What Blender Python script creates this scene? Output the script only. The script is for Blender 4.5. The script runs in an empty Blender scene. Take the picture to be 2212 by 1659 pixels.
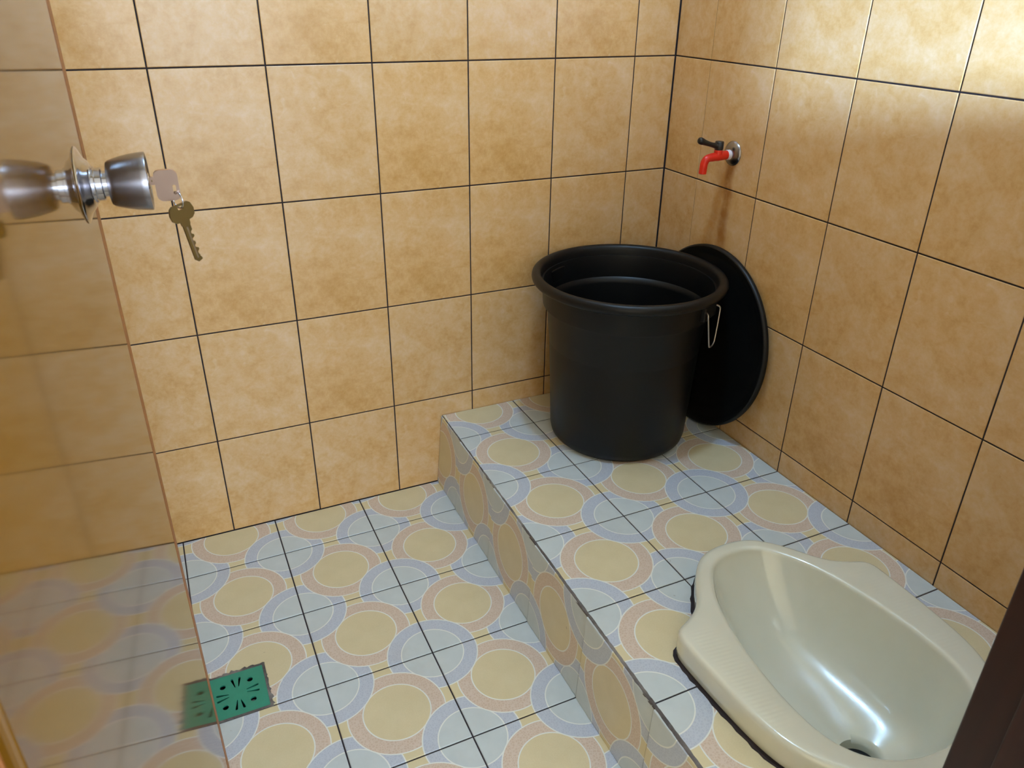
import bpy, bmesh, math, random
from mathutils import Vector, Matrix
random.seed(7)
sc = bpy.context.scene
C = sc.collection

# ------------------------------------------------------------------ camera, world, exposure
F_PX, IMG_W = 1661.2, 2212.0
cam_d = bpy.data.cameras.new('camera')
cam_d.sensor_fit = 'HORIZONTAL'; cam_d.sensor_width = 36.0
cam_d.lens = 36.0 * F_PX / IMG_W
cam_d.clip_start = 0.01
cam_d.dof.use_dof = True; cam_d.dof.focus_distance = 1.75; cam_d.dof.aperture_fstop = 16.0
cam = bpy.data.objects.new('camera', cam_d); C.objects.link(cam)
cam.location = (-1.13865, -1.56777, 1.12944)
cam.rotation_euler = (math.radians(62.757), math.radians(-0.729), math.radians(-24.839))
sc.camera = cam

SKY = 7.6
world = bpy.data.worlds.new('World'); sc.world = world; world.use_nodes = True
bg = world.node_tree.nodes['Background']
bg.inputs['Color'].default_value = (0.80, 0.93, 1.08, 1); bg.inputs['Strength'].default_value = SKY   # overcast daylight outside the door

LAMP = (-0.54, -0.62, 2.32); LAMP_STRENGTH = 320.0

# low hazy sun, added for the bright wall band: it only reaches the room through the vent window, on to the upper right wall
sun_d = bpy.data.lights.new('sun', 'SUN'); sun_d.energy = 25.0; sun_d.angle = math.radians(10); sun_d.color = (0.55, 0.93, 1.55)
sun = bpy.data.objects.new('sun', sun_d); C.objects.link(sun); sun.location = (-3, -8, 3)
sun.rotation_euler = Vector((0.42, 1.0, -0.15)).to_track_quat('-Z', 'Y').to_euler()

# light portals (they give no light of their own, they only guide sampling of the daylight through the two openings)
def portal(name, x0, x1, z0, z1, y):
    l = bpy.data.lights.new(name, 'AREA'); l.shape = 'RECTANGLE'; l.size = x1-x0; l.size_y = z1-z0; l.cycles.is_portal = True
    o = bpy.data.objects.new(name, l); C.objects.link(o); o.location = ((x0+x1)/2, y, (z0+z1)/2); o.rotation_euler = (math.radians(90), 0, 0)
portal('daylight_portal_door', -1.27, -0.60, 0.0, 1.93, -1.425); portal('daylight_portal_vent', -0.40, -0.08, 1.08, 1.77, -1.415)

vs = sc.view_settings
vs.view_transform = 'Standard'; vs.look = 'None'; vs.gamma = 1.0; vs.use_curve_mapping = False
vs.exposure = 0.0

# ------------------------------------------------------------------ helpers
def lin(r, g, b):
    f = lambda c: (c/255/12.92) if c/255 <= 0.04045 else ((c/255+0.055)/1.055)**2.4
    return (f(r), f(g), f(b), 1)

class NT:
    """small node-building helper"""
    def __init__(s, name):
        s.m = bpy.data.materials.new(name); s.m.use_nodes = True
        s.t = s.m.node_tree; s.p = s.t.nodes['Principled BSDF']
    def n(s, kind, **kw):
        nd = s.t.nodes.new(kind)
        for k, v in kw.items(): setattr(nd, k, v)
        return nd
    def put(s, sock, v):
        if isinstance(v, bpy.types.NodeSocket): s.t.links.new(v, sock)
        else: sock.default_value = v
    def math(s, op, a, b=None, c=None, clamp=False):
        nd = s.n('ShaderNodeMath', operation=op); nd.use_clamp = clamp
        s.put(nd.inputs[0], a)
        if b is not None: s.put(nd.inputs[1], b)
        if c is not None: s.put(nd.inputs[2], c)
        return nd.outputs[0]
    def mix(s, f, a, b, blend='MIX'):
        nd = s.n('ShaderNodeMix', data_type='RGBA', blend_type=blend)
        s.put(nd.inputs[0], f); s.put(nd.inputs[6], a); s.put(nd.inputs[7], b)
        return nd.outputs[2]
    def ramp(s, f, stops):
        nd = s.n('ShaderNodeValToRGB'); s.put(nd.inputs[0], f)
        el = nd.color_ramp.elements
        while len(el) < len(stops): el.new(0.5)
        for e, (p, c) in zip(el, stops): e.position = p; e.color = c
        return nd.outputs[0]
    def smooth(s, x, a, b):
        nd = s.n('ShaderNodeMapRange', interpolation_type='SMOOTHSTEP')
        s.put(nd.inputs[0], x); nd.inputs[1].default_value = a; nd.inputs[2].default_value = b
        return nd.outputs[0]
    def noise(s, vec, scale, detail=4, rough=0.55, dist=0.0):
        nd = s.n('ShaderNodeTexNoise'); s.put(nd.inputs['Vector'], vec)
        nd.inputs['Scale'].default_value = scale; nd.inputs['Detail'].default_value = detail
        nd.inputs['Roughness'].default_value = rough; nd.inputs['Distortion'].default_value = dist
        return nd.outputs[0]
    def obj(s): return s.n('ShaderNodeTexCoord').outputs['Object']
    def pos(s): return s.n('ShaderNodeNewGeometry').outputs['Position']
    def xyz(s, v):
        nd = s.n('ShaderNodeSeparateXYZ'); s.put(nd.inputs[0], v); return nd.outputs
    def bump(s, h, strength=0.2, dist=0.001):
        nd = s.n('ShaderNodeBump'); nd.inputs['Strength'].default_value = strength
        nd.inputs['Distance'].default_value = dist; s.put(nd.inputs['Height'], h)
        s.t.links.new(nd.outputs[0], s.p.inputs['Normal'])
    def set(s, **kw):
        for k, v in kw.items(): s.put(s.p.inputs[k.replace('_', ' ')], v)
        return s.m

def simple(name, col, rough=0.5, metal=0.0, **kw):
    N = NT(name)
    nz = N.noise(N.obj(), 60, 3)
    c = N.mix(0.14, col, N.mix(nz, (0, 0, 0, 1), (1, 1, 1, 1)), 'SOFT_LIGHT')
    N.set(Base_Color=c, Roughness=rough, Metallic=metal, **kw)
    return N.m

# ------------------------------------------------------------------ materials
def m_wall_tile(name, stain=False):
    N = NT(name)
    o = N.obj(); rnd = N.n('ShaderNodeObjectInfo').outputs['Random']
    u, v, w = N.xyz(o)
    # four printed variants of the same tile
    step = N.math('MULTIPLY', N.math('FLOOR', N.math('MULTIPLY', rnd, 3.0)), 1.7)
    cmb = N.n('ShaderNodeCombineXYZ'); N.put(cmb.inputs[0], u); N.put(cmb.inputs[1], v); N.put(cmb.inputs[2], step)
    vec = cmb.outputs[0]
    a = N.noise(vec, 9, 5, 0.6, 0.4); b = N.noise(vec, 34, 6, 0.68, 0.3); c = N.noise(vec, 130, 3, 0.6)
    s = N.math('ADD', N.math('MULTIPLY', a, 0.42), N.math('ADD', N.math('MULTIPLY', b, 0.42), N.math('MULTIPLY', c, 0.16)))
    s = N.math('ADD', s, N.math('MULTIPLY', v, 0.26))           # printed fade: paler to the top edge
    col = N.ramp(s, [(0.33, lin(196, 149, 84)), (0.47, lin(212, 170, 114)), (0.57, lin(218, 182, 136)), (0.72, lin(225, 196, 160))])
    fl = N.smooth(N.noise(vec, 26, 2, 0.5, 2.2), 0.66, 0.76)       # pale printed flecks
    col = N.mix(N.math('MULTIPLY', fl, 0.17), col, lin(232, 216, 188))
    jit = N.n('ShaderNodeHueSaturation'); N.put(jit.inputs['Color'], col)
    N.put(jit.inputs['Value'], N.math('MULTIPLY_ADD', rnd, 0.06, 0.97)); col = jit.outputs[0]
    if stain:      # rust run below the tap
        x, y, z = N.xyz(N.pos())
        wob = N.math('MULTIPLY', N.math('SUBTRACT', N.noise(N.pos(), 14, 3), 0.5), 0.03)
        d = N.math('ADD', N.math('ADD', y, 0.243), N.math('ADD', wob, N.math('MULTIPLY', N.math('SUBTRACT', z, 0.80), 0.05)))
        core = N.math('SUBTRACT', 1.0, N.smooth(N.math('ABSOLUTE', d), 0.004, 0.020))
        wide = N.math('SUBTRACT', 1.0, N.smooth(N.math('ABSOLUTE', N.math('SUBTRACT', d, 0.016)), 0.008, 0.05))
        vert = N.math('MULTIPLY', N.smooth(z, 0.42, 0.66), N.math('SUBTRACT', 1.0, N.smooth(z, 0.795, 0.806)))
        streak = N.math('MULTIPLY_ADD', N.smooth(N.noise(N.pos(), 30, 3), 0.25, 0.65), 0.45, 0.55)
        k = N.math('MULTIPLY', N.math('MULTIPLY', N.math('ADD', N.math('MULTIPLY', core, 0.6), N.math('MULTIPLY', wide, 0.28)), vert), streak, clamp=True)
        col = N.mix(k, col, lin(150, 92, 26))
    N.bump(b, 0.05, 0.0006)
    return N.set(Base_Color=col, Roughness=0.27, Specular_IOR_Level=0.5)

P = 0.2037      # floor tile pitch
def m_floor_tile(name):
    N = NT(name)
    o = N.obj(); u, v, w = N.xyz(o)
    hyp = lambda a, b: N.math('SQRT', N.math('ADD', N.math('MULTIPLY', a, a), N.math('MULTIPLY', b, b)))
    au, av = N.math('ABSOLUTE', u), N.math('ABSOLUTE', v)
    dd = hyp(u, v)
    dc = hyp(N.math('SUBTRACT', P/2, au), N.math('SUBTRACT', P/2, av))
    Ro, Ri, LW = 0.0855, 0.0590, 0.0011
    less = lambda a, b: N.math('LESS_THAN', a, b)
    line = lambda d, r: less(N.math('ABSOLUTE', N.math('SUBTRACT', d, r)), LW)
    grain = N.noise(o, 420, 2); cloud = N.noise(o, 22, 4)
    vor = N.n('ShaderNodeTexVoronoi', feature='DISTANCE_TO_EDGE'); N.put(vor.inputs['Vector'], o); vor.inputs['Scale'].default_value = 230
    crackle = N.math('SUBTRACT', 1.0, N.smooth(vor.outputs[0], 0.06, 0.2))
    white = lin(232, 235, 231)
    yel = N.ramp(N.math('ADD', N.math('MULTIPLY', cloud, 0.6), N.math('MULTIPLY', grain, 0.4)), [(0.3, lin(211, 197, 157)), (0.7, lin(221, 208, 172))])
    ora = N.mix(N.math('MULTIPLY', crackle, 0.6), lin(206, 184, 164), lin(222, 207, 194))
    blu = N.mix(N.math('MULTIPLY', crackle, 0.5), lin(184, 192, 206), lin(204, 211, 221))
    pale = N.ramp(cloud, [(0.3, lin(194, 204, 206)), (0.7, lin(205, 214, 216))])
    bgc = N.mix(cloud, lin(214, 200, 158), lin(222, 210, 172))
    cy = N.mix(less(dd, Ri), ora, yel); cy = N.mix(line(dd, Ri), cy, white); cy = N.mix(line(dd, Ro), cy, white)
    cb = N.mix(less(dc, Ri), blu, pale); cb = N.mix(line(dc, Ri), cb, white); cb = N.mix(line(dc, Ro), cb, white)
    inY, inB = less(dd, Ro+LW), less(dc, Ro+LW)
    A = N.mix(inB, N.mix(inY, bgc, cy), cb)       # corner ring on top
    B = N.mix(inY, N.mix(inB, bgc, cb), cy)       # centre ring on top
    turn = N.math('SUBTRACT', 1.0, N.math('MULTIPLY', N.math('GREATER_THAN', N.n('ShaderNodeObjectInfo').outputs['Random'], 0.7), 2.0))   # some tiles are laid a quarter turn round
    col = N.mix(N.math('GREATER_THAN', N.math('MULTIPLY', N.math('MULTIPLY', u, v), turn), 0.0), A, B)
    dirt = N.smooth(N.noise(N.pos(), 6, 5, 0.65), 0.5, 0.8)
    col = N.mix(N.math('MULTIPLY', dirt, 0.14), col, lin(160, 138, 100))
    sp = N.smooth(N.noise(N.pos(), 90, 2, 0.5), 0.77, 0.80)
    col = N.mix(N.math('MULTIPLY', sp, 0.35), col, lin(110, 92, 66))
    N.bump(grain, 0.05, 0.0004)
    return N.set(Base_Color=col, Roughness=0.33)

def m_grout(name, dark, mid, thr=0.5):
    N = NT(name); a = N.noise(N.pos(), 7, 4, 0.6); b = N.noise(N.pos(), 160, 4)
    c = N.mix(N.smooth(a, thr-0.14, thr+0.16), dark, mid)
    c = N.mix(N.math('MULTIPLY', b, 0.35), c, mid)
    N.bump(b, 0.6, 0.001)
    return N.set(Base_Color=c, Roughness=0.9)

def m_door():
    N = NT('varnished_door'); o = N.obj(); x, y, z = N.xyz(o)
    sc_ = N.n('ShaderNodeVectorMath', operation='MULTIPLY'); N.put(sc_.inputs[0], o); sc_.inputs[1].default_value = (1, 1, 0.07)
    g = N.noise(sc_.outputs[0], 26, 6, 0.6, 0.5)
    col = N.ramp(g, [(0.3, lin(94, 60, 3)), (0.7, lin(106, 69, 5))])
    return N.set(Base_Color=col, Roughness=0.5, Specular_IOR_Level=0.0, Coat_Weight=1.0, Coat_Roughness=0.065, Coat_IOR=1.55)

def m_wood(name, a, b, rough=0.45):
    N = NT(name); sc_ = N.n('ShaderNodeVectorMath', operation='MULTIPLY'); N.put(sc_.inputs[0], N.pos()); sc_.inputs[1].default_value = (1, 1, 0.06)
    g = N.noise(sc_.outputs[0], 60, 5, 0.6, 0.6)
    N.bump(g, 0.08, 0.001)
    return N.set(Base_Color=N.ramp(g, [(0.3, a), (0.7, b)]), Roughness=rough)

def m_ceramic():
    N = NT('cream_ceramic'); x, y, z = N.xyz(N.obj())
    # fine foot-grip ribs moulded in the two side pads
    ribs = N.math('SINE', N.math('MULTIPLY', N.math('ADD', y, N.math('MULTIPLY', x, 0.1)), 900.0))
    pad = N.math('MULTIPLY', N.smooth(N.math('ABSOLUTE', x), 0.142, 0.158), N.math('MULTIPLY', N.smooth(y, -0.13, -0.09), N.math('SUBTRACT', 1.0, N.smooth(y, 0.07, 0.095))))
    pad = N.math('MULTIPLY', pad, N.math('SUBTRACT', 1.0, N.smooth(N.math('ABSOLUTE', x), 0.185, 0.198)))
    nz = N.noise(N.obj(), 9, 4)
    N.bump(N.math('MULTIPLY', ribs, pad), 0.14, 0.0006)
    return N.set(Base_Color=N.ramp(nz, [(0.3, lin(214, 215, 198)), (0.7, lin(220, 221, 206))]), Roughness=0.2, Coat_Weight=1.0, Coat_Roughness=0.03)

MT = {
    'wall': m_wall_tile('glazed_orange_tile'), 'wall_stain': m_wall_tile('glazed_orange_tile_rusty', True),
    'floor': m_floor_tile('ring_print_tile'),
    'grout': m_grout('dark_grout', lin(26, 21, 32), lin(70, 58, 54), 0.66),
    'floor_grout': m_grout('floor_grout', lin(34, 27, 38), lin(84, 72, 70), 0.62),
    'mortar': m_grout('edge_mortar', lin(48, 38, 38), lin(170, 164, 158), 0.6),
    'door': m_door(),
    'edge': m_wood('door_edge_wood', lin(130, 76, 30), lin(150, 92, 42)),
    'frame': m_wood('dark_frame_wood', lin(34, 12, 7), lin(48, 19, 11)),
    'steel': simple('satin_steel', lin(150, 146, 150), 0.27, 1.0),
    'chrome': simple('chrome', lin(205, 205, 212), 0.14, 1.0),
    'brass': simple('dull_brass', lin(140, 122, 78), 0.35, 1.0),
    'nickel': simple('nickel_key', lin(206, 180, 168), 0.28, 1.0),
    'ceramic': m_ceramic(),
    'black': simple('black_plastic', lin(12, 12, 13), 0.42, Specular_IOR_Level=0.3),
    'lidblack': simple('black_plastic_lid', lin(8, 8, 9), 0.5, Specular_IOR_Level=0.3),
    'wire': simple('handle_wire', lin(190, 188, 186), 0.3, 1.0),
    'red': simple('red_plastic', lin(214, 34, 12), 0.38),
    'lever': simple('black_lever', lin(18, 16, 18), 0.4),
    'tape': simple('white_tape', lin(226, 216, 226), 0.6),
    'green': simple('green_drain', lin(46, 140, 116), 0.4),
    'dark': simple('dark_hole', lin(14, 16, 16), 0.8),
    'sediment': simple('drain_sediment', lin(96, 96, 90), 0.8),
    'plaster': simple('cream_plaster', lin(226, 200, 158), 0.8),
    'ceiling': simple('white_ceiling', lin(236, 232, 224), 0.85),
    'concrete': simple('grey_concrete', lin(150, 146, 138), 0.85),
}
def m_emit(name, col, st):
    N = NT(name); return N.set(Base_Color=(1, 1, 1, 1), Emission_Color=col, Emission_Strength=st)

def link(name, me, mat=None, parent=None, loc=(0, 0, 0), rot=None, smooth=False):
    o = bpy.data.objects.new(name, me); C.objects.link(o)
    if mat is not None and me is not None and not me.materials: me.materials.append(MT[mat] if isinstance(mat, str) else mat)
    if parent is not None: o.parent = parent
    if rot is not None: o.matrix_local = Matrix.Translation(loc) @ rot.to_4x4()
    else: o.location = loc
    if smooth and me is not None: me.polygons.foreach_set('use_smooth', [True]*len(me.polygons))
    return o
def thing(name, label, cat, loc=(0, 0, 0), rot=None, group=None):
    o = link(name, None, None, None, loc, rot); o.empty_display_size = 0.05
    return tag(o, label, cat, group)
def tag(o, label=None, cat=None, group=None, kind=None):
    for k, v in (('label', label), ('category', cat), ('group', group), ('kind', kind)):
        if v: o[k] = v
    return o
def pydata(vs_, fs_, name='mesh'):
    me = bpy.data.meshes.new(name); me.from_pydata([tuple(v) for v in vs_], [], fs_); me.update(); return me
def boxes(bl, bevel=0.0):
    bm = bmesh.new()
    for (x0, x1, y0, y1, z0, z1) in bl:
        r = bmesh.ops.create_cube(bm, size=1.0)
        for v in r['verts']: v.co = Vector(((x0+x1)/2+v.co.x*(x1-x0), (y0+y1)/2+v.co.y*(y1-y0), (z0+z1)/2+v.co.z*(z1-z0)))
    if bevel: bmesh.ops.bevel(bm, geom=bm.edges[:], offset=bevel, segments=3, affect='EDGES', profile=0.5)
    return fin(bm)
def fin(bm, sharp=None):
    bmesh.ops.recalc_face_normals(bm, faces=bm.faces[:])
    me = bpy.data.meshes.new('mesh'); bm.to_mesh(me); bm.free(); return me
def autosmooth(o, ang=40):
    me = o.data; me.polygons.foreach_set('use_smooth', [True]*len(me.polygons))
    bm = bmesh.new(); bm.from_mesh(me)
    for e in bm.edges:
        if len(e.link_faces) == 2 and e.calc_face_angle(0) > math.radians(ang): e.smooth = False
    bm.to_mesh(me); bm.free(); return o
def lathe(prof, seg=64, axis='Z', close=False):
    bm = bmesh.new(); rings = []
    for r, z in prof:
        if r < 1e-6: rings.append([bm.verts.new((0, 0, z))])
        else: rings.append([bm.verts.new((r*math.cos(2*math.pi*k/seg), r*math.sin(2*math.pi*k/seg), z)) for k in range(seg)])
    pairs = list(zip(rings, rings[1:])) + ([(rings[-1], rings[0])] if close else [])
    for a, b in pairs:
        for k in range(seg):
            k2 = (k+1) % seg
            if len(a) == 1 and len(b) == 1: continue
            if len(a) == 1: bm.faces.new((a[0], b[k], b[k2]))
            elif len(b) == 1: bm.faces.new((a[k], b[0], a[k2]))
            else: bm.faces.new((a[k], b[k], b[k2], a[k2]))
    if axis == 'X':
        bmesh.ops.rotate(bm, verts=bm.verts[:], matrix=Matrix.Rotation(math.pi/2, 3, 'Y'))
    return fin(bm)
def tube(pts, r, seg=12, closed=False, caps=True):
    pts = [Vector(p) for p in pts]; n = len(pts); bm = bmesh.new(); rings = []
    rr = r if isinstance(r, (list, tuple)) else [r]*n
    up = None
    for i, p in enumerate(pts):
        a = pts[(i-1) % n] if (closed or i > 0) else p; b = pts[(i+1) % n] if (closed or i < n-1) else p
        t = (b-a).normalized()
        if up is None:
            up = Vector((0, 0, 1)) if abs(t.z) < 0.9 else Vector((0, 1, 0))
        up = (up - t*up.dot(t)).normalized(); s_ = t.cross(up)
        rings.append([bm.verts.new(p + rr[i]*(math.cos(2*math.pi*k/seg)*up + math.sin(2*math.pi*k/seg)*s_)) for k in range(seg)])
    m = n if closed else n-1
    for i in range(m):
        a, b = rings[i], rings[(i+1) % n]
        for k in range(seg): bm.faces.new((a[k], a[(k+1) % seg], b[(k+1) % seg], b[k]))
    if caps and not closed: bm.faces.new(rings[0]); bm.faces.new(rings[-1])
    return fin(bm)
def bez(pts, n=8):
    """Catmull-Rom through points"""
    P_ = [Vector(p) for p in pts]; out = []
    for i in range(len(P_)-1):
        p0, p1, p2, p3 = P_[max(i-1, 0)], P_[i], P_[i+1], P_[min(i+2, len(P_)-1)]
        for k in range(n):
            t = k/n
            out.append(0.5*((2*p1)+(p2-p0)*t+(2*p0-5*p1+4*p2-p3)*t*t+(3*p1-p0-3*p2+p3)*t**3))
    out.append(P_[-1]); return out
def plate(outer, holes, t):
    """flat plate with real holes, filled 2D curve turned into a mesh"""
    cu = bpy.data.curves.new('plate', 'CURVE'); cu.dimensions = '2D'; cu.fill_mode = 'BOTH'; cu.extrude = t/2
    for poly in [outer]+holes:
        sp = cu.splines.new('POLY'); sp.points.add(len(poly)-1); sp.use_cyclic_u = True
        for p, q in zip(sp.points, poly): p.co = (q[0], q[1], 0, 1)
    ob = bpy.data.objects.new('plate', cu); C.objects.link(ob)
    dg = bpy.context.evaluated_depsgraph_get(); dg.update()
    me = bpy.data.meshes.new_from_object(ob.evaluated_get(dg)); bpy.data.objects.remove(ob); bpy.data.curves.remove(cu)
    me.materials.clear(); return me

TILE_T = 0.006
_cache = {}
def tile_mesh(poly, key, mat, t=TILE_T, bev=0.0011):
    """one tile: polygon outline in (u, v), glazed face at n = 0, softened arris"""
    k = (key, tuple((round(a, 4), round(b, 4)) for a, b in poly))
    if k in _cache: return _cache[k]
    n = len(poly); ins = []
    for i in range(n):
        p0, p1, p2 = Vector(poly[i-1]), Vector(poly[i]), Vector(poly[(i+1) % n])
        d1, d2 = (p1-p0).normalized(), (p2-p1).normalized()
        n1, n2 = Vector((-d1.y, d1.x)), Vector((-d2.y, d2.x))
        b = n1+n2; b = b/max(b.dot(n1), 0.2) if b.length > 1e-6 else n1
        ins.append(p1 + b*bev)
    V = [(a, b, -t) for a, b in poly]+[(a, b, -bev*0.6) for a, b in poly]+[(p.x, p.y, 0) for p in ins]
    Fs = [tuple(range(2*n, 3*n)), tuple(reversed(range(n)))]
    for L in (0, 1):
        for i in range(n):
            j = (i+1) % n; Fs.append((L*n+i, L*n+j, (L+1)*n+j, (L+1)*n+i))
    me = pydata(V, Fs, key); me.materials.append(MT[mat]); _cache[k] = me; return me
def rect(u0, u1, v0, v1): return [(u0, v0), (u1, v0), (u1, v1), (u0, v1)]
def put_tile(name, poly, centre, basis, parent, mat, jit=0.0):
    """poly in wall coordinates; centre = middle of the uncut tile, so that the print stays in register"""
    me = tile_mesh([(a-centre[0], b-centre[1]) for a, b in poly], name+mat, mat)
    o = bpy.data.objects.new(name, me); C.objects.link(o); o.parent = parent
    U, V, Nn, O = basis
    R3 = Matrix((U, V, Nn)).transposed()
    R3 = R3 @ Matrix.Rotation(random.uniform(-1, 1)*jit, 3, 'X') @ Matrix.Rotation(random.uniform(-1, 1)*jit, 3, 'Y')
    o.matrix_local = Matrix.Translation(Vector(O)+Vector(U)*centre[0]+Vector(V)*centre[1]+Vector(Nn)*random.uniform(-1, 1)*jit*0.04) @ R3.to_4x4()
    return o

# ------------------------------------------------------------------ the room
HP = 0.1903                        # platform height
XL, YF, ZC = -1.46, -1.32, 2.42    # left wall, front wall, ceiling
TH, ZA = 0.25224, 0.99765          # wall tile height, joint at eye level
G = 0.0014                         # half joint
GD = 0.0016                        # joint depth
wall_back = tag(link('wall_back', boxes([(XL-0.1, 0.1, GD, 0.1, -0.12, ZC)]), 'grout'), 'back wall of mottled orange glazed tiles with dark joints', None, None, 'structure')
wall_right = tag(link('wall_right', boxes([(GD, 0.1, YF-0.12, GD, -0.12, ZC)]), 'grout'), 'right wall of mottled orange tiles carrying the red tap', None, None, 'structure')
wall_left = tag(link('wall_left', boxes([(XL-0.1, XL-GD, YF-0.12, GD, -0.12, ZC)]), 'grout'), 'left wall of orange tiles behind the door', None, None, 'structure')
rows = [0.0] + [ZA-TH*j for j in (3, 2, 1, 0)] + [ZA+TH*j for j in range(1, 6)]
rows = [r for r in rows if r < ZC-0.02]+[ZC]
def centre_v(a, b):
    return b-TH/2 if a == 0.0 else a+TH/2
X0 = 0.10893
cols = [-(X0+0.2*k) for k in range(0, 7)]
cols = sorted([c for c in cols if c > XL]+[XL, 0.0])
for a, b in zip(cols, cols[1:]):
    cu = a+0.1 if b == 0.0 else b-0.1
    for r0, r1 in zip(rows, rows[1:]):
        put_tile('tile', rect(a+G, b-G*(1.6 if b == 0 else 1), r0+G, r1-G), (cu, centre_v(r0, r1)), ((1, 0, 0), (0, 0, 1), (0, -1, 0), (0, 0, 0)), wall_back, 'wall', 0.0018)
Y0 = 0.3282
ys = [0.0, 0.1282]+[Y0+0.2*k for k in range(0, 6)]
ys = [y for y in ys if y < -YF]+[-YF]
for a, b in zip(ys, ys[1:]):
    cu = b-0.1 if b < -YF else a+0.1
    for r0, r1 in zip(rows, rows[1:]):
        g0, g1 = (G*1.6 if a == 0 else G*0.5 if abs(a-0.1282) < 1e-4 else G), (G*0.5 if abs(b-0.1282) < 1e-4 else G)
        if r1 < HP: continue
        put_tile('tile', rect(a+g0, b-g1, max(r0, HP-0.004)+G, r1-G), (cu, centre_v(r0, r1)), ((0, -1, 0), (0, 0, 1), (-1, 0, 0), (0, 0, 0)), wall_right, 'wall_stain', 0.0018)
yl = [0.0]+[0.15+0.2*k for k in range(0, 6)]+[-YF]
for a, b in zip(yl, yl[1:]):
    for r0, r1 in zip(rows, rows[1:]):
        cu = b-0.1 if a == 0 else a+0.1
        put_tile('tile', rect(-b+G, -a-G, r0+G, r1-G), (-cu, centre_v(r0, r1)), ((0, 1, 0), (0, 0, 1), (1, 0, 0), (XL, 0, 0)), wall_left, 'wall', 0.0018)
# front wall with the doorway the photograph is taken through
WX0, WX1, WZ0, WZ1 = -0.43, -0.05, 1.05, 1.80      # open vent window beside the door, added to let the sun in
DX0, DX1, DH = -1.315, -0.552, 1.98
tag(link('wall_front', boxes([(XL-0.1, DX0, YF-0.12, YF, -0.12, ZC), (DX1, WX0, YF-0.12, YF, -0.12, ZC), (WX1, 0.1, YF-0.12, YF, -0.12, ZC), (WX0, WX1, YF-0.12, YF, -0.12, WZ0), (WX0, WX1, YF-0.12, YF, WZ1, ZC), (DX0, DX1, YF-0.12, YF, DH, ZC)]), 'plaster'), 'cream plastered wall around the doorway', None, None, 'structure')
tag(link('ceiling', boxes([(XL-0.1, 0.1, YF-0.12, 0.1, ZC, ZC+0.1)]), 'ceiling'), 'white ceiling of the washroom', None, None, 'structure')

# lower floor: ring-print tiles; the drain takes the corner of one tile
DR = (-1.2145, -1.1115, -0.5385, -0.4345)        # drain x0 x1 y0 y1
FX0, FY0 = -0.60832-0.205, -0.13101
fxs = sorted([FX0-P*k for k in range(0, 4) if FX0-P*k > XL]+[XL, -0.606])
fys = sorted([FY0-P*k for k in range(0, 7) if FY0-P*k > YF]+[YF, 0.0])
S0 = -0.0018
floor = tag(link('floor', boxes([(XL-0.1, DR[0]+0.012, YF-0.12, 0.1, -0.12, S0), (DR[1]-0.012, 0.1, YF-0.12, 0.1, -0.12, S0),
                                 (DR[0]+0.012, DR[1]-0.012, YF-0.12, DR[2]+0.012, -0.12, S0), (DR[0]+0.012, DR[1]-0.012, DR[3]-0.012, 0.1, -0.12, S0)]), 'floor_grout'),
            'lower floor of pale tiles printed with yellow and blue rings', None, None, 'structure')
FB = ((1, 0, 0), (0, 1, 0), (0, 0, 1), (0, 0, 0))
for a, b in zip(fxs, fxs[1:]):
    cu = a+P/2 if b > -0.61 else b-P/2
    for c, d in zip(fys, fys[1:]):
        cv = c+P/2 if d == 0.0 else d-P/2
        q = rect(a+G, b-G, c+G, d-G)
        if a < DR[0] < b and c < (DR[2]+DR[3])/2 < d:
            q = [(DR[1]+0.002, c+G), (b-G, c+G), (b-G, d-G), (a+G, d-G), (a+G, DR[3]+0.002), (DR[1]+0.002, DR[3]+0.002)]
        put_tile('tile', q, (cu, cv), FB, floor, 'floor', 0.001)

# raised platform along the right wall
PX = -0.60832+0.21015; PY = -0.12297; PP = 0.204
plat = tag(link('floor_platform', pydata(
    [(-0.600, 0, -0.05), (-0.607, YF, -0.05), (0, YF, -0.05), (0, 0, -0.05), (-0.586, 0, HP-0.0018), (-0.607, YF, HP-0.0018), (0, YF, HP-0.0018), (0, 0, HP-0.0018)],
    [(0, 1, 2, 3), (7, 6, 5, 4), (0, 4, 5, 1), (1, 5, 6, 2), (2, 6, 7, 3), (3, 7, 4, 0)]), 'floor_grout'), 'raised platform of ring-print tiles along the right wall', None, None, 'structure')
edge = lambda y: -0.5898+0.0120*y       # cut edge of the top tiles
pxs = [None, PX, PX+PP, 0.0]
pys = sorted([PY-PP*k for k in range(0, 7) if PY-PP*k > YF]+[YF, 0.0])
for i in range(3):
    a, b = pxs[i], pxs[i+1]
    cu = b-PP/2 if a is None else a+PP/2
    for c, d in zip(pys, pys[1:]):
        cv = c+PP/2 if d == 0.0 else d-PP/2
        a0, a1 = (edge(c), edge(d)) if a is None else (a+G, a+G)
        put_tile('tile', [(a0, c+G), (b-G, c+G), (b-G, d-G), (a1, d-G)], (cu, cv), (FB[0], FB[1], FB[2], (0, 0, HP)), plat, 'floor', 0.001)
# riser tiles, leaning a little
for c, d in zip(fys, fys[1:]):
    cv = c+P/2 if d == 0.0 else d-P/2
    m = (c+d)/2
    xb, xt = -0.6085+0.009*m, -0.5920+0.0165*m
    V = Vector((xt-xb, 0, HP)).normalized(); U = Vector((0.009, -1, 0)).normalized(); U = Vector((0.0, -1, 0))
    Nn = U.cross(V)
    put_tile('riser_tile', rect(-d+G, -c-G, 0.0006, HP-0.001), (-cv, P/2-0.006), (U, V, Nn, (xb, 0, 0)), plat, 'floor', 0.001)
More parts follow.
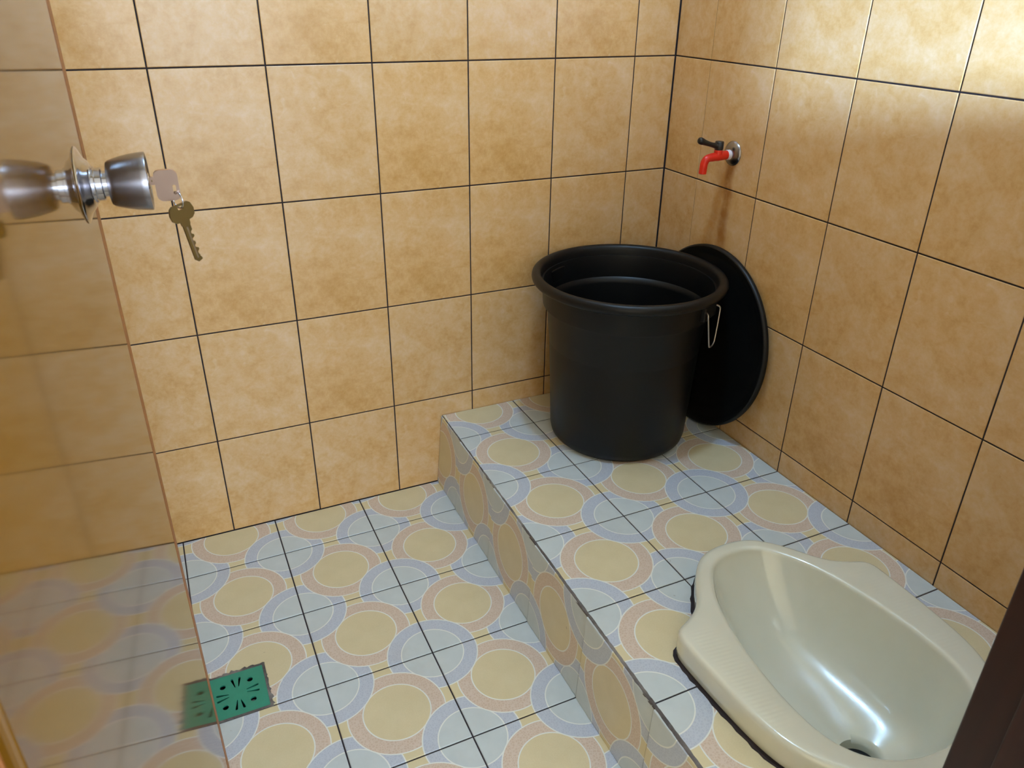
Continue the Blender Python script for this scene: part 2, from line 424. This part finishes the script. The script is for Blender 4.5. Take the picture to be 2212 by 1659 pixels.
# chipped mortar strip between riser and platform tiles
bm = bmesh.new(); prev = None
for k in range(181):
    y = YF*k/180
    xt = -0.5920+0.0165*y; r = random.random
    ring = [(xt+0.0004+0.0010*r(), HP-0.004), (xt+0.0010+0.0008*r(), HP-0.0010+0.0012*(r()-0.5)), (xt+0.003, HP+0.0004*(r()-0.3)), (edge(y)+0.0012*r(), HP+0.0002*r()), (edge(y)+0.003, HP-0.004)]
    vs_ = [bm.verts.new((p[0], y, p[1])) for p in ring]
    if prev:
        for i in range(4): bm.faces.new((prev[i], prev[i+1], vs_[i+1], vs_[i]))
    prev = vs_
link('mortar_edge', fin(bm), 'mortar', plat)

# outside the door
tag(link('floor_outside', boxes([(-9, 9, -16, YF-0.12, -0.12, -0.02)]), 'concrete'), 'plain grey floor outside the doorway', None, None, 'structure')

tag(link('ceiling_sky_block', boxes([(-1.75, 2.6, -6.4, YF-0.12, 2.42, 2.52)]), 'ceiling'), 'deep roof added out of view to limit the sky light', None, None, 'structure')  # added, out of view: its far edge limits the sky seen from inside
tag(link('wall_sun_block', boxes([(-1.75, -1.62, -4.55, YF-0.12, -0.02, 2.42)]), 'plaster'), 'plain cream wall added out of view to block the sun', None, None, 'structure')  # added, out of view: stops the sun entering by the doorway
wf = tag(link('window_added', boxes([(WX0, WX0+0.03, YF-0.1, YF-0.03, WZ0, WZ1), (WX1-0.03, WX1, YF-0.1, YF-0.03, WZ0, WZ1), (WX0+0.03, WX1-0.03, YF-0.1, YF-0.03, WZ0, WZ0+0.03), (WX0+0.03, WX1-0.03, YF-0.1, YF-0.03, WZ1-0.03, WZ1)]), 'frame'), 'dark wooden frame of the open vent added for the sun', None, None, 'structure')  # frame of the added vent, an opening made up for the sun band

# ------------------------------------------------------------------ door frame and door
def jamb(name, bl, label):
    o = tag(link(name, boxes(bl[:1], 0.002), 'frame'), label, None, None, 'structure')
    link('door_stop', boxes(bl[1:], 0.002), 'frame', o); return o
jamb('trim_1', [(DX1-0.04, DX1, YF-0.12, YF, -0.02, DH), (DX1-0.052, DX1-0.04, YF-0.12, YF-0.038, -0.02, DH-0.04)], 'dark brown wooden jamb of the doorway')
jamb('trim_2', [(DX0, DX0+0.04, YF-0.12, YF, -0.02, DH), (DX0+0.04, DX0+0.052, YF-0.12, YF-0.038, -0.02, DH-0.04)], 'dark brown wooden jamb on the hinge side')
jamb('trim_3', [(DX0+0.04, DX1-0.04, YF-0.12, YF, DH-0.04, DH), (DX0+0.052, DX1-0.052, YF-0.12, YF-0.038, DH-0.052, DH-0.04)], 'dark brown wooden head of the doorway')

YAW = math.radians(3.0)
Dn = Vector((math.cos(YAW), -math.sin(YAW), 0)); Dt = Vector((math.sin(YAW), math.cos(YAW), 0))
DD = 0.101
foot = Vector((-1.13865, -1.56777, 0)) - Dn*DD
L0, L1 = 0.257, 0.8915
DROT = Matrix((Dn, Dt, Vector((0, 0, 1)))).transposed()      # local x = out of the face, y = along the leaf, z = up
door = tag(link('door_1', boxes([(-0.036, 0, 0.0, L1-L0, 0.012, 1.935)], 0.003), 'door', None, foot+Dt*L0, DROT), 'glossy golden brown door standing open, mirroring the tiles', None, None, 'structure')
link('edge_strip', boxes([(-0.0345, -0.0015, L1-L0-0.0006, L1-L0+0.0022, 0.014, 1.933)], 0.001), 'edge', door)
link('edge_lipping', boxes([(-0.001, 0.0004, L1-L0-0.020, L1-L0-0.0008, 0.014, 1.933)], 0.0002), 'edge', door)
link('hinge_edge_strip', boxes([(-0.0345, -0.0055, -0.0022, 0.0006, 0.014, 1.933)], 0.001), 'edge', door)
for z in (0.25, 0.95, 1.68):
    h = link('hinge', tube([(-0.039, -0.004, z-0.05), (-0.039, -0.004, z+0.05)], 0.006, 16), 'steel', door)
    autosmooth(h)
    link('hinge_leaf', boxes([(-0.035, -0.008, -0.0034, -0.0016, z-0.045, z+0.045)]), 'steel', h)
# knob set
KL = 0.812-L0
KZ = 0.9622
knob = link('knob_set', lathe([(0.0, 0.0), (0.0345, 0.0), (0.0348, 0.0006), (0.0342, 0.0013), (0.0310, 0.0026), (0.0250, 0.0052), (0.0215, 0.0085), (0.0185, 0.0100), (0.0, 0.0100)], 72, 'X'), 'chrome', door, (0, KL, KZ))
autosmooth(knob, 30)
autosmooth(link('neck', lathe([(0.0165, 0.0095), (0.0165, 0.0120), (0.0150, 0.0128), (0.0150, 0.0178), (0.0142, 0.0186), (0.0120, 0.0190), (0.0120, 0.0250)], 48, 'X'), 'chrome', knob), 30)
kn = autosmooth(link('knob', lathe([(0, 0.0225), (0.0162, 0.0225), (0.01922, 0.02321), (0.02074, 0.02517), (0.02214, 0.02918), (0.02398, 0.03586), (0.02549, 0.04343), (0.02646, 0.05146), (0.02678, 0.05635), (0.02646, 0.05742), (0.02549, 0.0576), (0.0243, 0.05635), (0.01296, 0.056), (0, 0.056)], 72, 'X'), 'steel', knob), 35)
link('lock_cylinder', lathe([(0.0, 0.0555), (0.0078, 0.0555), (0.0078, 0.0572), (0.0072, 0.0578), (0.0, 0.0578)], 32, 'X'), 'chrome', knob)
inner = link('inner_knob', lathe([(0.0, 0.0), (0.0340, 0.0), (0.0340, 0.003), (0.0200, 0.0115), (0.0145, 0.012), (0.0145, 0.03), (0.0185, 0.032), (0.0245, 0.066), (0.0235, 0.069), (0.0, 0.069)], 48, 'X'), 'steel', knob, (-0.0365, 0, 0), Matrix.Rotation(math.pi, 3, 'Z'))
autosmooth(inner, 35)
link('latch_plate', boxes([(-0.030, -0.006, L1-L0+0.0016, L1-L0+0.0032, KZ-0.03, KZ+0.03)], 0.0006), 'chrome', door)

# keys: one in the lock, its twin hanging from the ring
W_ = Matrix.Translation(foot+Dt*L0) @ DROT.to_4x4()
def key_blade(length, wid=0.0078):
    pts = [(0, -wid/2), (length-0.003, -wid/2), (length, -wid/2+0.003)]
    x = length; top = []
    while x > 0.006:
        h = random.choice((0.0, 0.0012, 0.0022, 0.003))
        top += [(x-0.0012, wid/2-h), (x-0.0030, wid/2-h)]; x -= 0.0036
    return pts+top+[(0.004, wid/2), (0.0, wid/2)]
def make_key(name, label, mat, M4, bow_poly, hole, blade_len):
    o = thing(name, label, 'key', group='keys of the door'); o.matrix_world = M4
    b = link('bow', plate(bow_poly, [hole], 0.0022), mat, o)
    bl = key_blade(blade_len)
    link('blade', plate(bl, [], 0.0020), mat, o, (0, 0, 0))
    link('blade_groove', boxes([(0.003, blade_len-0.004, -0.0012, 0.0006, 0.0009, 0.00125)]), 'chrome' if mat == 'brass' else 'brass', o)
    return o
circ = lambda cx, cy, r, n=24: [(cx+r*math.cos(2*math.pi*k/n), cy+r*math.sin(2*math.pi*k/n)) for k in range(n)]
def rrect(x0, x1, y0, y1, r, n=6):
    out = []
    for cx, cy, a0 in ((x1-r, y0+r, -90), (x1-r, y1-r, 0), (x0+r, y1-r, 90), (x0+r, y0+r, 180)):
        out += [(cx+r*math.cos(math.radians(a0+90*k/n)), cy+r*math.sin(math.radians(a0+90*k/n))) for k in range(n+1)]
    return out
tip = W_ @ Vector((0.0578, KL, KZ))
# key axes: local x from bow root outward to bow; blade goes the other way into the lock
face1 = (Dt*-0.86+Dn*0.30+Vector((0, 0, -0.22))).normalized()
kx = -Dn
kz = (face1 - kx*face1.dot(kx)).normalized(); ky = kz.cross(kx)
M1 = Matrix.Translation(tip+Dn*0.0045) @ Matrix((kx, ky, kz)).transposed().to_4x4()
k1 = make_key('door_key', 'pinkish metal key stuck in the lock of the round door knob', 'nickel', M1,
              rrect(-0.0205, 0.0005, -0.0105, 0.0215, 0.006), rrect(-0.0175, -0.0145, 0.0050, 0.0150, 0.0014), 0.006)
ringc = M1 @ Vector((-0.0170, -0.0125, 0))
# ring lies across the hole
hp1 = M1 @ Vector((-0.0160, 0.0140, 0)); 
rc = hp1 + Vector((0, 0, -0.0070)) + Dn*0.001
ax1 = Vector((0, 0, 1)); ax2 = (Dn*0.55+Dt*-0.83).normalized()
rp = [rc + 0.0078*(math.cos(2*math.pi*k/40)*ax1+math.sin(2*math.pi*k/40)*ax2) for k in range(40)]
ro = link('key_ring', tube([p-rc for p in rp], 0.0008, 8, True), 'chrome', None, rc)
tag(autosmooth(ro, 80), 'thin bright wire ring joining the two keys at the knob', 'key ring')
h2 = rc + Vector((0, 0, -0.0078)) + ax2*0.001
kx2 = (Vector((0, 0, -1))+Dn*0.16+Dt*0.10).normalized()       # hangs down
f2 = (Dt*-0.8+Dn*0.5).normalized(); kz2 = (f2-kx2*f2.dot(kx2)).normalized(); ky2 = kz2.cross(kx2)
O2 = h2 + kx2*0.0165
M2 = Matrix.Translation(O2) @ Matrix((kx2, ky2, kz2)).transposed().to_4x4()
bow2 = [(-0.0205, -0.0095), (-0.0185, -0.0125), (-0.0125, -0.0145), (-0.0065, -0.0135), (-0.0035, -0.0100), (-0.0030, -0.0055), (0.0015, -0.0048), (0.0015, 0.0048), (-0.0030, 0.0055), (-0.0035, 0.0100), (-0.0065, 0.0135), (-0.0125, 0.0145), (-0.0185, 0.0125), (-0.0205, 0.0095)]
make_key('door_key', 'dull brass key hanging down from the ring below the knob', 'brass', M2, [(x, y*0.92) for x, y in bow2], rrect(-0.0186, -0.0148, -0.003, 0.003, 0.0014), 0.041)

# ------------------------------------------------------------------ floor drain
dcx, dcy = (DR[0]+DR[1])/2, (DR[2]+DR[3])/2
ds = (DR[1]-DR[0])/2
drain = thing('floor_drain', 'square green drain cover with radiating slots set in the lower floor', 'drain cover', (dcx, dcy, 0))
holes = []
for k in range(4):
    a = math.radians(45+90*k); holes.append(circ(0.0335*math.cos(a), 0.0335*math.sin(a), 0.0052, 20))
    for off in (-11, 11):
        a = math.radians(90*k+off); ca, sa = math.cos(a), math.sin(a)
        pr = [(0.0155, -0.0006), (0.0345, -0.0023)]+[(0.0352+0.0023*math.sin(t*math.pi/6), -0.0023*math.cos(t*math.pi/6)) for t in range(1, 6)]+[(0.0345, 0.0023), (0.0155, 0.0006)]
        holes.append([(x*ca-y*sa, x*sa+y*ca) for x, y in pr])
link('cover_plate', plate(rect(-ds+0.002, ds-0.002, -ds+0.002, ds-0.002), holes, 0.003), 'green', drain, (0, 0, -0.0008))
link('drain_cup', lathe([(0.0, -0.045), (0.036, -0.045), (0.042, -0.038), (0.0425, -0.0028), (0.0405, -0.0028), (0.040, -0.036), (0.035, -0.043), (0.0, -0.043)], 40), 'dark', drain)
link('sediment', lathe([(0.0, -0.006), (0.004, -0.0065), (0.006, -0.009), (0.007, -0.043), (0.0, -0.043)], 14), 'sediment', drain, (0.0225, -0.0225, 0))
bm = bmesh.new()
N_ = 96; o_, i_ = [], []
for k in range(N_):
    t = 4*k/N_; s_, f = int(t), t-int(t)
    e = [(-1+2*f, -1), (1, -1+2*f), (1-2*f, 1), (-1, 1-2*f)][s_]
    w = 0.0012+0.0042*max(0, random.gauss(0.35, 0.5)) if s_ in (1, 2) else 0.0008+0.0015*random.random()
    o_.append(bm.verts.new((e[0]*(ds+w), e[1]*(ds+w), 0.0004+0.0005*random.random())))
    i_.append(bm.verts.new((e[0]*(ds-0.0026), e[1]*(ds-0.0026), 0.0010)))
low = [bm.verts.new((v.co.x*0.985, v.co.y*0.985, -0.006)) for v in o_]
for k in range(N_):
    j = (k+1) % N_
    bm.faces.new((o_[k], o_[j], i_[j], i_[k])); bm.faces.new((low[k], low[j], o_[j], o_[k]))
link('mortar_border', fin(bm), 'mortar', drain)

# ------------------------------------------------------------------ bucket and lid
BX, BY, BR, BH, BB = -0.232, -0.231, 0.2118, 0.396, 0.156
bucket = thing('water_bucket', 'tall round black plastic bucket without its lid, standing on the platform corner', 'bucket', (BX, BY, HP))
ro_ = BR-0.026        # wall radius under the rim
prof = [(0.0, 0.0), (BB-0.020, 0.0), (BB-0.008, 0.003), (BB-0.001, 0.011), (BB+0.002, 0.024), (BB+0.008, BH*0.4), (BB+0.016, BH-0.088), (BB+0.0175, BH-0.080), (BB+0.024, BH-0.074), (BB+0.027, BH-0.030),
        (BB+0.029, BH-0.022)]
for k in range(11):      # rolled rim
    a = math.radians(-80+k*(260/10)); prof.append((BR-0.0105+0.0105*math.cos(a), BH-0.0115+0.0115*math.sin(a)))
prof += [(BR-0.0230, BH-0.020), (BR-0.0265, BH-0.070), (BR-0.0275, BH-0.074), (BR-0.0335, BH-0.0765), (BR-0.0352, BH-0.080), (BB+0.004, BH*0.4), (BB-0.004, 0.020), (BB-0.014, 0.006), (0.0, 0.005)]
autosmooth(link('bucket_body', lathe(prof, 96), 'black', bucket), 38)
for th in (-60, 120):      # wire bail handles on plastic lugs
    a = math.radians(th); R3 = Matrix.Rotation(a, 3, 'Z')
    rb = BB+0.030
    e = link('lug', boxes([(rb-0.006, rb+0.008, -0.030, 0.030, BH-0.062, BH-0.030)], 0.003), 'black', bucket, (0, 0, 0), R3)
    z0 = BH-0.040
    loop = bez([(rb+0.007, -0.027, z0), (rb+0.013, -0.031, z0-0.004), (rb+0.015, -0.031, z0-0.014), (rb+0.017, -0.013, z0-0.074), (rb+0.0175, -0.008, z0-0.081), (rb+0.0175, 0.0, z0-0.083), (rb+0.0175, 0.009, z0-0.081), (rb+0.017, 0.018, z0-0.070), (rb+0.015, 0.031, z0-0.014), (rb+0.013, 0.031, z0-0.004), (rb+0.007, 0.027, z0)], 5)
    autosmooth(link('wire_handle', tube(loop, 0.0019, 8), 'wire', e), 60)

LR = 0.2145
lean = math.asin((0.0345-0.0100)/(2*LR))
lidc = Vector((-0.0355, -0.246, HP)) + Vector((math.sin(lean), 0, math.cos(lean)))*LR
up = Vector((math.sin(lean), 0, math.cos(lean))); nn = Vector((-math.cos(lean), 0, math.sin(lean)))
LROT = Matrix((Vector((0, 1, 0)).cross(nn), Vector((0, 1, 0)), nn)).transposed()
LROT = Matrix((up.cross(nn).cross(nn)*-1, up.cross(nn)*-1, nn)).transposed()
if LROT.determinant() < 0: LROT = Matrix((up, nn.cross(up), nn)).transposed()
lid = thing('bucket_lid', 'round black plastic bucket lid leaning on the right wall behind the bucket', 'lid', lidc, LROT)
lp = [(0.0, -0.004), (LR-0.030, -0.004), (LR-0.022, -0.0045), (LR-0.016, -0.0085), (LR-0.003, -0.0085), (LR, -0.006), (LR, 0.0), (LR-0.003, 0.0035), (LR-0.010, 0.004), (LR-0.016, 0.0015), (LR-0.024, 0.0), (LR-0.034, 0.0008), (LR-0.050, -0.001), (LR-0.056, -0.001), (LR-0.066, 0.0006), (0.06, 0.0004), (0.0, 0.0004)]
autosmooth(link('lid_plate', lathe(lp, 96), 'lidblack', lid), 30)
autosmooth(link('rim_ring', lathe([(LR-0.006, 0.003), (LR-0.0045, 0.0052), (LR-0.002, 0.0046), (LR-0.0005, 0.002)], 96), 'black', lid), 60)

# ------------------------------------------------------------------ tap
TY, TZ = -0.240, 0.822
tap = thing('water_tap', 'small red plastic tap with black lever on the right wall', 'tap', (0, TY, TZ))
RX = Matrix.Rotation(math.pi, 3, 'Z')      # local x points out of the wall
autosmooth(link('wall_flange', lathe([(0.0, 0.0), (0.0255, 0.0), (0.0258, 0.0014), (0.0245, 0.0035), (0.020, 0.0065), (0.0150, 0.0090), (0.0115, 0.0102), (0.0, 0.0102)], 48, 'X'), 'steel', tap, (0, 0, 0), RX), 40)
autosmooth(link('thread_tape', lathe([(0.0, 0.009), (0.0098, 0.009), (0.0104, 0.0105), (0.0100, 0.0130), (0.0104, 0.0155), (0.0096, 0.0180), (0.0, 0.0180)], 32, 'X'), 'tape', tap, (0, 0, -0.002), RX), 30)
body = autosmooth(link('tap_body', tube(bez([(-0.016, 0, -0.002), (-0.030, 0, -0.003), (-0.046, 0, -0.004), (-0.060, 0, -0.005), (-0.069, 0, -0.008), (-0.0735, 0, -0.016), (-0.0745, 0, -0.026), (-0.0750, 0, -0.037)], 4), [0.0094]*8+[0.0088]*4+[0.0082]*17, 20), 'red', tap), 40)
link('spout_mouth', tube([(-0.0750, 0, -0.0365), (-0.0750, 0, -0.0375)], 0.0062, 20), 'dark', body)
link('valve_collar', lathe([(0.0, 0.0), (0.0095, 0.0), (0.0090, 0.008), (0.0078, 0.011), (0.0, 0.011)], 24), 'red', body, (-0.040, 0, 0.001))
lv = autosmooth(link('lever', lathe([(0.0, 0.010), (0.0086, 0.010), (0.0092, 0.012), (0.0092, 0.026), (0.0080, 0.0275), (0.0, 0.0278)], 24), 'lever', tap, (-0.040, 0, 0)), 40)
autosmooth(link('lever_arm', tube(bez([(-0.0440, 0, 0.018), (-0.056, 0, 0.0205), (-0.070, 0, 0.0245), (-0.082, 0, 0.0285), (-0.089, 0, 0.0310), (-0.0945, 0, 0.0330)], 4), [0.0075, 0.0068, 0.0060, 0.0055, 0.0052, 0.0050, 0.0050, 0.0050, 0.0052, 0.0054, 0.0057, 0.0060, 0.0064, 0.0068, 0.0071, 0.0072, 0.0072, 0.0070, 0.0066, 0.0058, 0.0040], 16), 'lever', lv, (0.040, 0, 0)), 50)

# ------------------------------------------------------------------ squat toilet
TX, TYC = -0.315, -0.97
OUT = [(-0.7270, 0.0), (-0.7285, 0.024), (-0.7350, 0.048), (-0.7480, 0.070), (-0.7700, 0.092), (-0.7950, 0.1110), (-0.8200, 0.1280), (-0.8400, 0.1470), (-0.8550, 0.1720), (-0.8640, 0.1930), (-0.8740, 0.2040), (-0.8900, 0.2085), (-0.9300, 0.2085), (-0.9900, 0.2065), (-1.0400, 0.2030), (-1.0800, 0.1970), (-1.1150, 0.1850), (-1.1500, 0.1630), (-1.1800, 0.1320), (-1.2030, 0.0920), (-1.2150, 0.0460), (-1.2180, 0.0)]
INN = [(-0.7545, 0.0), (-0.7565, 0.022), (-0.7640, 0.043), (-0.7790, 0.062), (-0.8020, 0.0800), (-0.8350, 0.0990), (-0.8750, 0.1140), (-0.9250, 0.1265), (-0.9800, 0.1350), (-1.0400, 0.1395), (-1.0900, 0.1370), (-1.1250, 0.1270), (-1.1530, 0.1080), (-1.1730, 0.0800), (-1.1860, 0.0430), (-1.1900, 0.0)]
def outline(half, n=72):
    pts = bez([(x, y-TYC, 0) for y, x in half], 10)
    L = [0]
    for a, b in zip(pts, pts[1:]): L.append(L[-1]+(b-a).length)
    out = []
    for k in range(n+1):
        t = L[-1]*k/n; i = max(j for j in range(len(L)) if L[j] <= t+1e-9); i = min(i, len(pts)-2)
        f = (t-L[i])/max(L[i+1]-L[i], 1e-9); out.append(pts[i].lerp(pts[i+1], f))
    full = out+[Vector((-p.x, p.y, 0)) for p in reversed(out[1:-1])]
    for p in (full[0], full[n]): p.x = 0
    return full
O_, I_ = outline(OUT), outline(INN); n = len(O_)
def off(L, d):
    res = []
    for i, p in enumerate(L):
        t = (L[(i+1) % n]-L[i-1]).normalized(); res.append(p+Vector((-t.y, t.x, 0))*d)
    # make sure a positive offset goes outward
    return res
sg = 1 if (off(O_, 0.01)[36].length > O_[36].length) else -1
TT = 0.050     # height of the pan above the platform
# the pan is let into the platform: cut its well out of the slab and the tiles
cut = off(O_, -0.010*sg)
cv_ = [(p.x+TX, p.y+TYC, z) for z in (-0.02, 0.6) for p in cut]
cutter = link('cutter', pydata(cv_, [tuple(range(n)), tuple(range(2*n-1, n-1, -1))]+[(i, n+i, n+(i+1) % n, (i+1) % n) for i in range(n)]))
bmc = bmesh.new(); bmc.from_mesh(cutter.data); bmesh.ops.recalc_face_normals(bmc, faces=bmc.faces[:]); bmc.to_mesh(cutter.data); bmc.free()
bpy.context.view_layer.update()
for o in [plat]+list(plat.children):
    if o is not plat:
        w_ = [o.matrix_world @ Vector(c) for c in o.bound_box]
        if not (min(v.x for v in w_) < -0.12 and max(v.x for v in w_) > -0.51 and min(v.y for v in w_) < -0.74 and max(v.y for v in w_) > -1.21) or o.name.startswith(('mortar', 'riser')): continue
    md = o.modifiers.new('well', 'BOOLEAN'); md.operation = 'DIFFERENCE'; md.object = cutter; md.solver = 'EXACT'
    dg = bpy.context.evaluated_depsgraph_get()
    nm = bpy.data.meshes.new_from_object(o.evaluated_get(dg)); o.modifiers.clear()
    if len(nm.polygons) == 0: bpy.data.objects.remove(o)
    else: o.data = nm
bpy.data.objects.remove(cutter)
rings = []
def add(L, z): rings.append([Vector((p.x, p.y, z if not callable(z) else z(p))) for p in L])
add(off(O_, -0.012*sg), 0.0005); add(off(O_, -0.004*sg), 0.0005); add(off(O_, -0.0015*sg), 0.006); add(off(O_, 0.0*sg), 0.022); add(off(O_, 0.0*sg), TT-0.010)
for k in range(1, 6):
    a = math.radians(18*k); add(off(O_, -0.009*(1-math.cos(a))*sg), TT-0.009+0.009*math.sin(a))
oi = off(O_, -0.009*sg); ii = off(I_, 0.008*sg)
for f in (0.33, 0.66): add([a.lerp(b, f) for a, b in zip(oi, ii)], TT)
for k in range(0, 6):
    a = math.radians(16*k); add(off(I_, 0.008*sg-0.010*math.sin(a)*sg), TT-0.010*(1-math.cos(a)))
HOLE = Vector((0, -1.088-TYC, 0)); hr = 0.034
hole = [HOLE+(Vector((p.x*0.5, (p.y-HOLE.y)*0.9+0.0, 0))).normalized()*hr for p in I_]
i0 = off(I_, -0.0016*sg); zs = TT-0.0076
for k in range(1, 25):
    s_ = (k/24)**1.35
    dep = 0.112*(1-(1-s_)**4.2)+0.030*s_**1.5
    add([a.lerp(b, s_) for a, b in zip(i0, hole)], zs-dep)
zb = zs-0.142
for sc_, dz in ((0.93, 0.008), (0.86, 0.022), (0.80, 0.045)):
    add([HOLE+(p-HOLE)*sc_ for p in hole], zb-dz)
V, Fs = [], []
for r in rings: V += r
for k in range(len(rings)-1):
    for i in range(n):
        j = (i+1) % n; Fs.append((k*n+i, k*n+j, (k+1)*n+j, (k+1)*n+i))
pan = thing('squat_toilet', 'cream ceramic squat toilet pan set on the raised platform', 'toilet', (TX, TYC, HP))
me = pydata(V, Fs); bm = bmesh.new(); bm.from_mesh(me); bmesh.ops.recalc_face_normals(bm, faces=bm.faces[:]); bm.to_mesh(me); bm.free()
pb = link('pan', me, 'ceramic', pan); autosmooth(pb, 60)
hl = [HOLE+(p-HOLE)*0.885 for p in hole]
link('hole_dark_disc', pydata([(p.x*0.999, p.y, zb-0.016) for p in hl], [tuple(range(n))]), 'dark', pan)  # flat dark disc put in as the shade of the hole, no pipe
# blackened joint line around the foot of the pan
bm = bmesh.new(); a_, b_, c_ = [], [], []
for i in range(n):
    w = 0.0022+0.0030*random.random()
    for lst, dd_, z in ((a_, -0.006, 0.0026), (b_, w*0.5, 0.0024), (c_, w, 0.0002)):
        t = (O_[(i+1) % n]-O_[i-1]).normalized(); p = O_[i]+Vector((-t.y, t.x, 0))*dd_*sg; lst.append(bm.verts.new((p.x, p.y, z)))
for i in range(n):
    j = (i+1) % n
    bm.faces.new((a_[i], a_[j], b_[j], b_[i])); bm.faces.new((b_[i], b_[j], c_[j], c_[i]))
tag(link('base_seam', fin(bm), 'grout', pan), 'blackened joint line')

# ------------------------------------------------------------------ ceiling lamp (out of the picture, lights the room)
lamp = thing('ceiling_lamp', 'white round bulb in a ceiling holder above the platform edge', 'lamp', (LAMP[0], LAMP[1], ZC))
dz = LAMP[2]-ZC
link('lamp_base', lathe([(0.0, 0.0), (0.055, 0.0), (0.052, -0.020), (0.026, -0.030), (0.024, dz+0.045), (0.0, dz+0.045)], 32), 'ceiling', lamp)
bulb = lathe([(0.0, 0.050), (0.020, 0.048)]+[(0.047*math.sin(math.radians(a)), 0.047*math.cos(math.radians(a))) for a in range(25, 180, 12)]+[(0.0, -0.047)], 32)
link('bulb', bulb, m_emit('lit_bulb', (0.58, 0.97, 1.46, 1), LAMP_STRENGTH), lamp, (0, 0, dz), None, True)
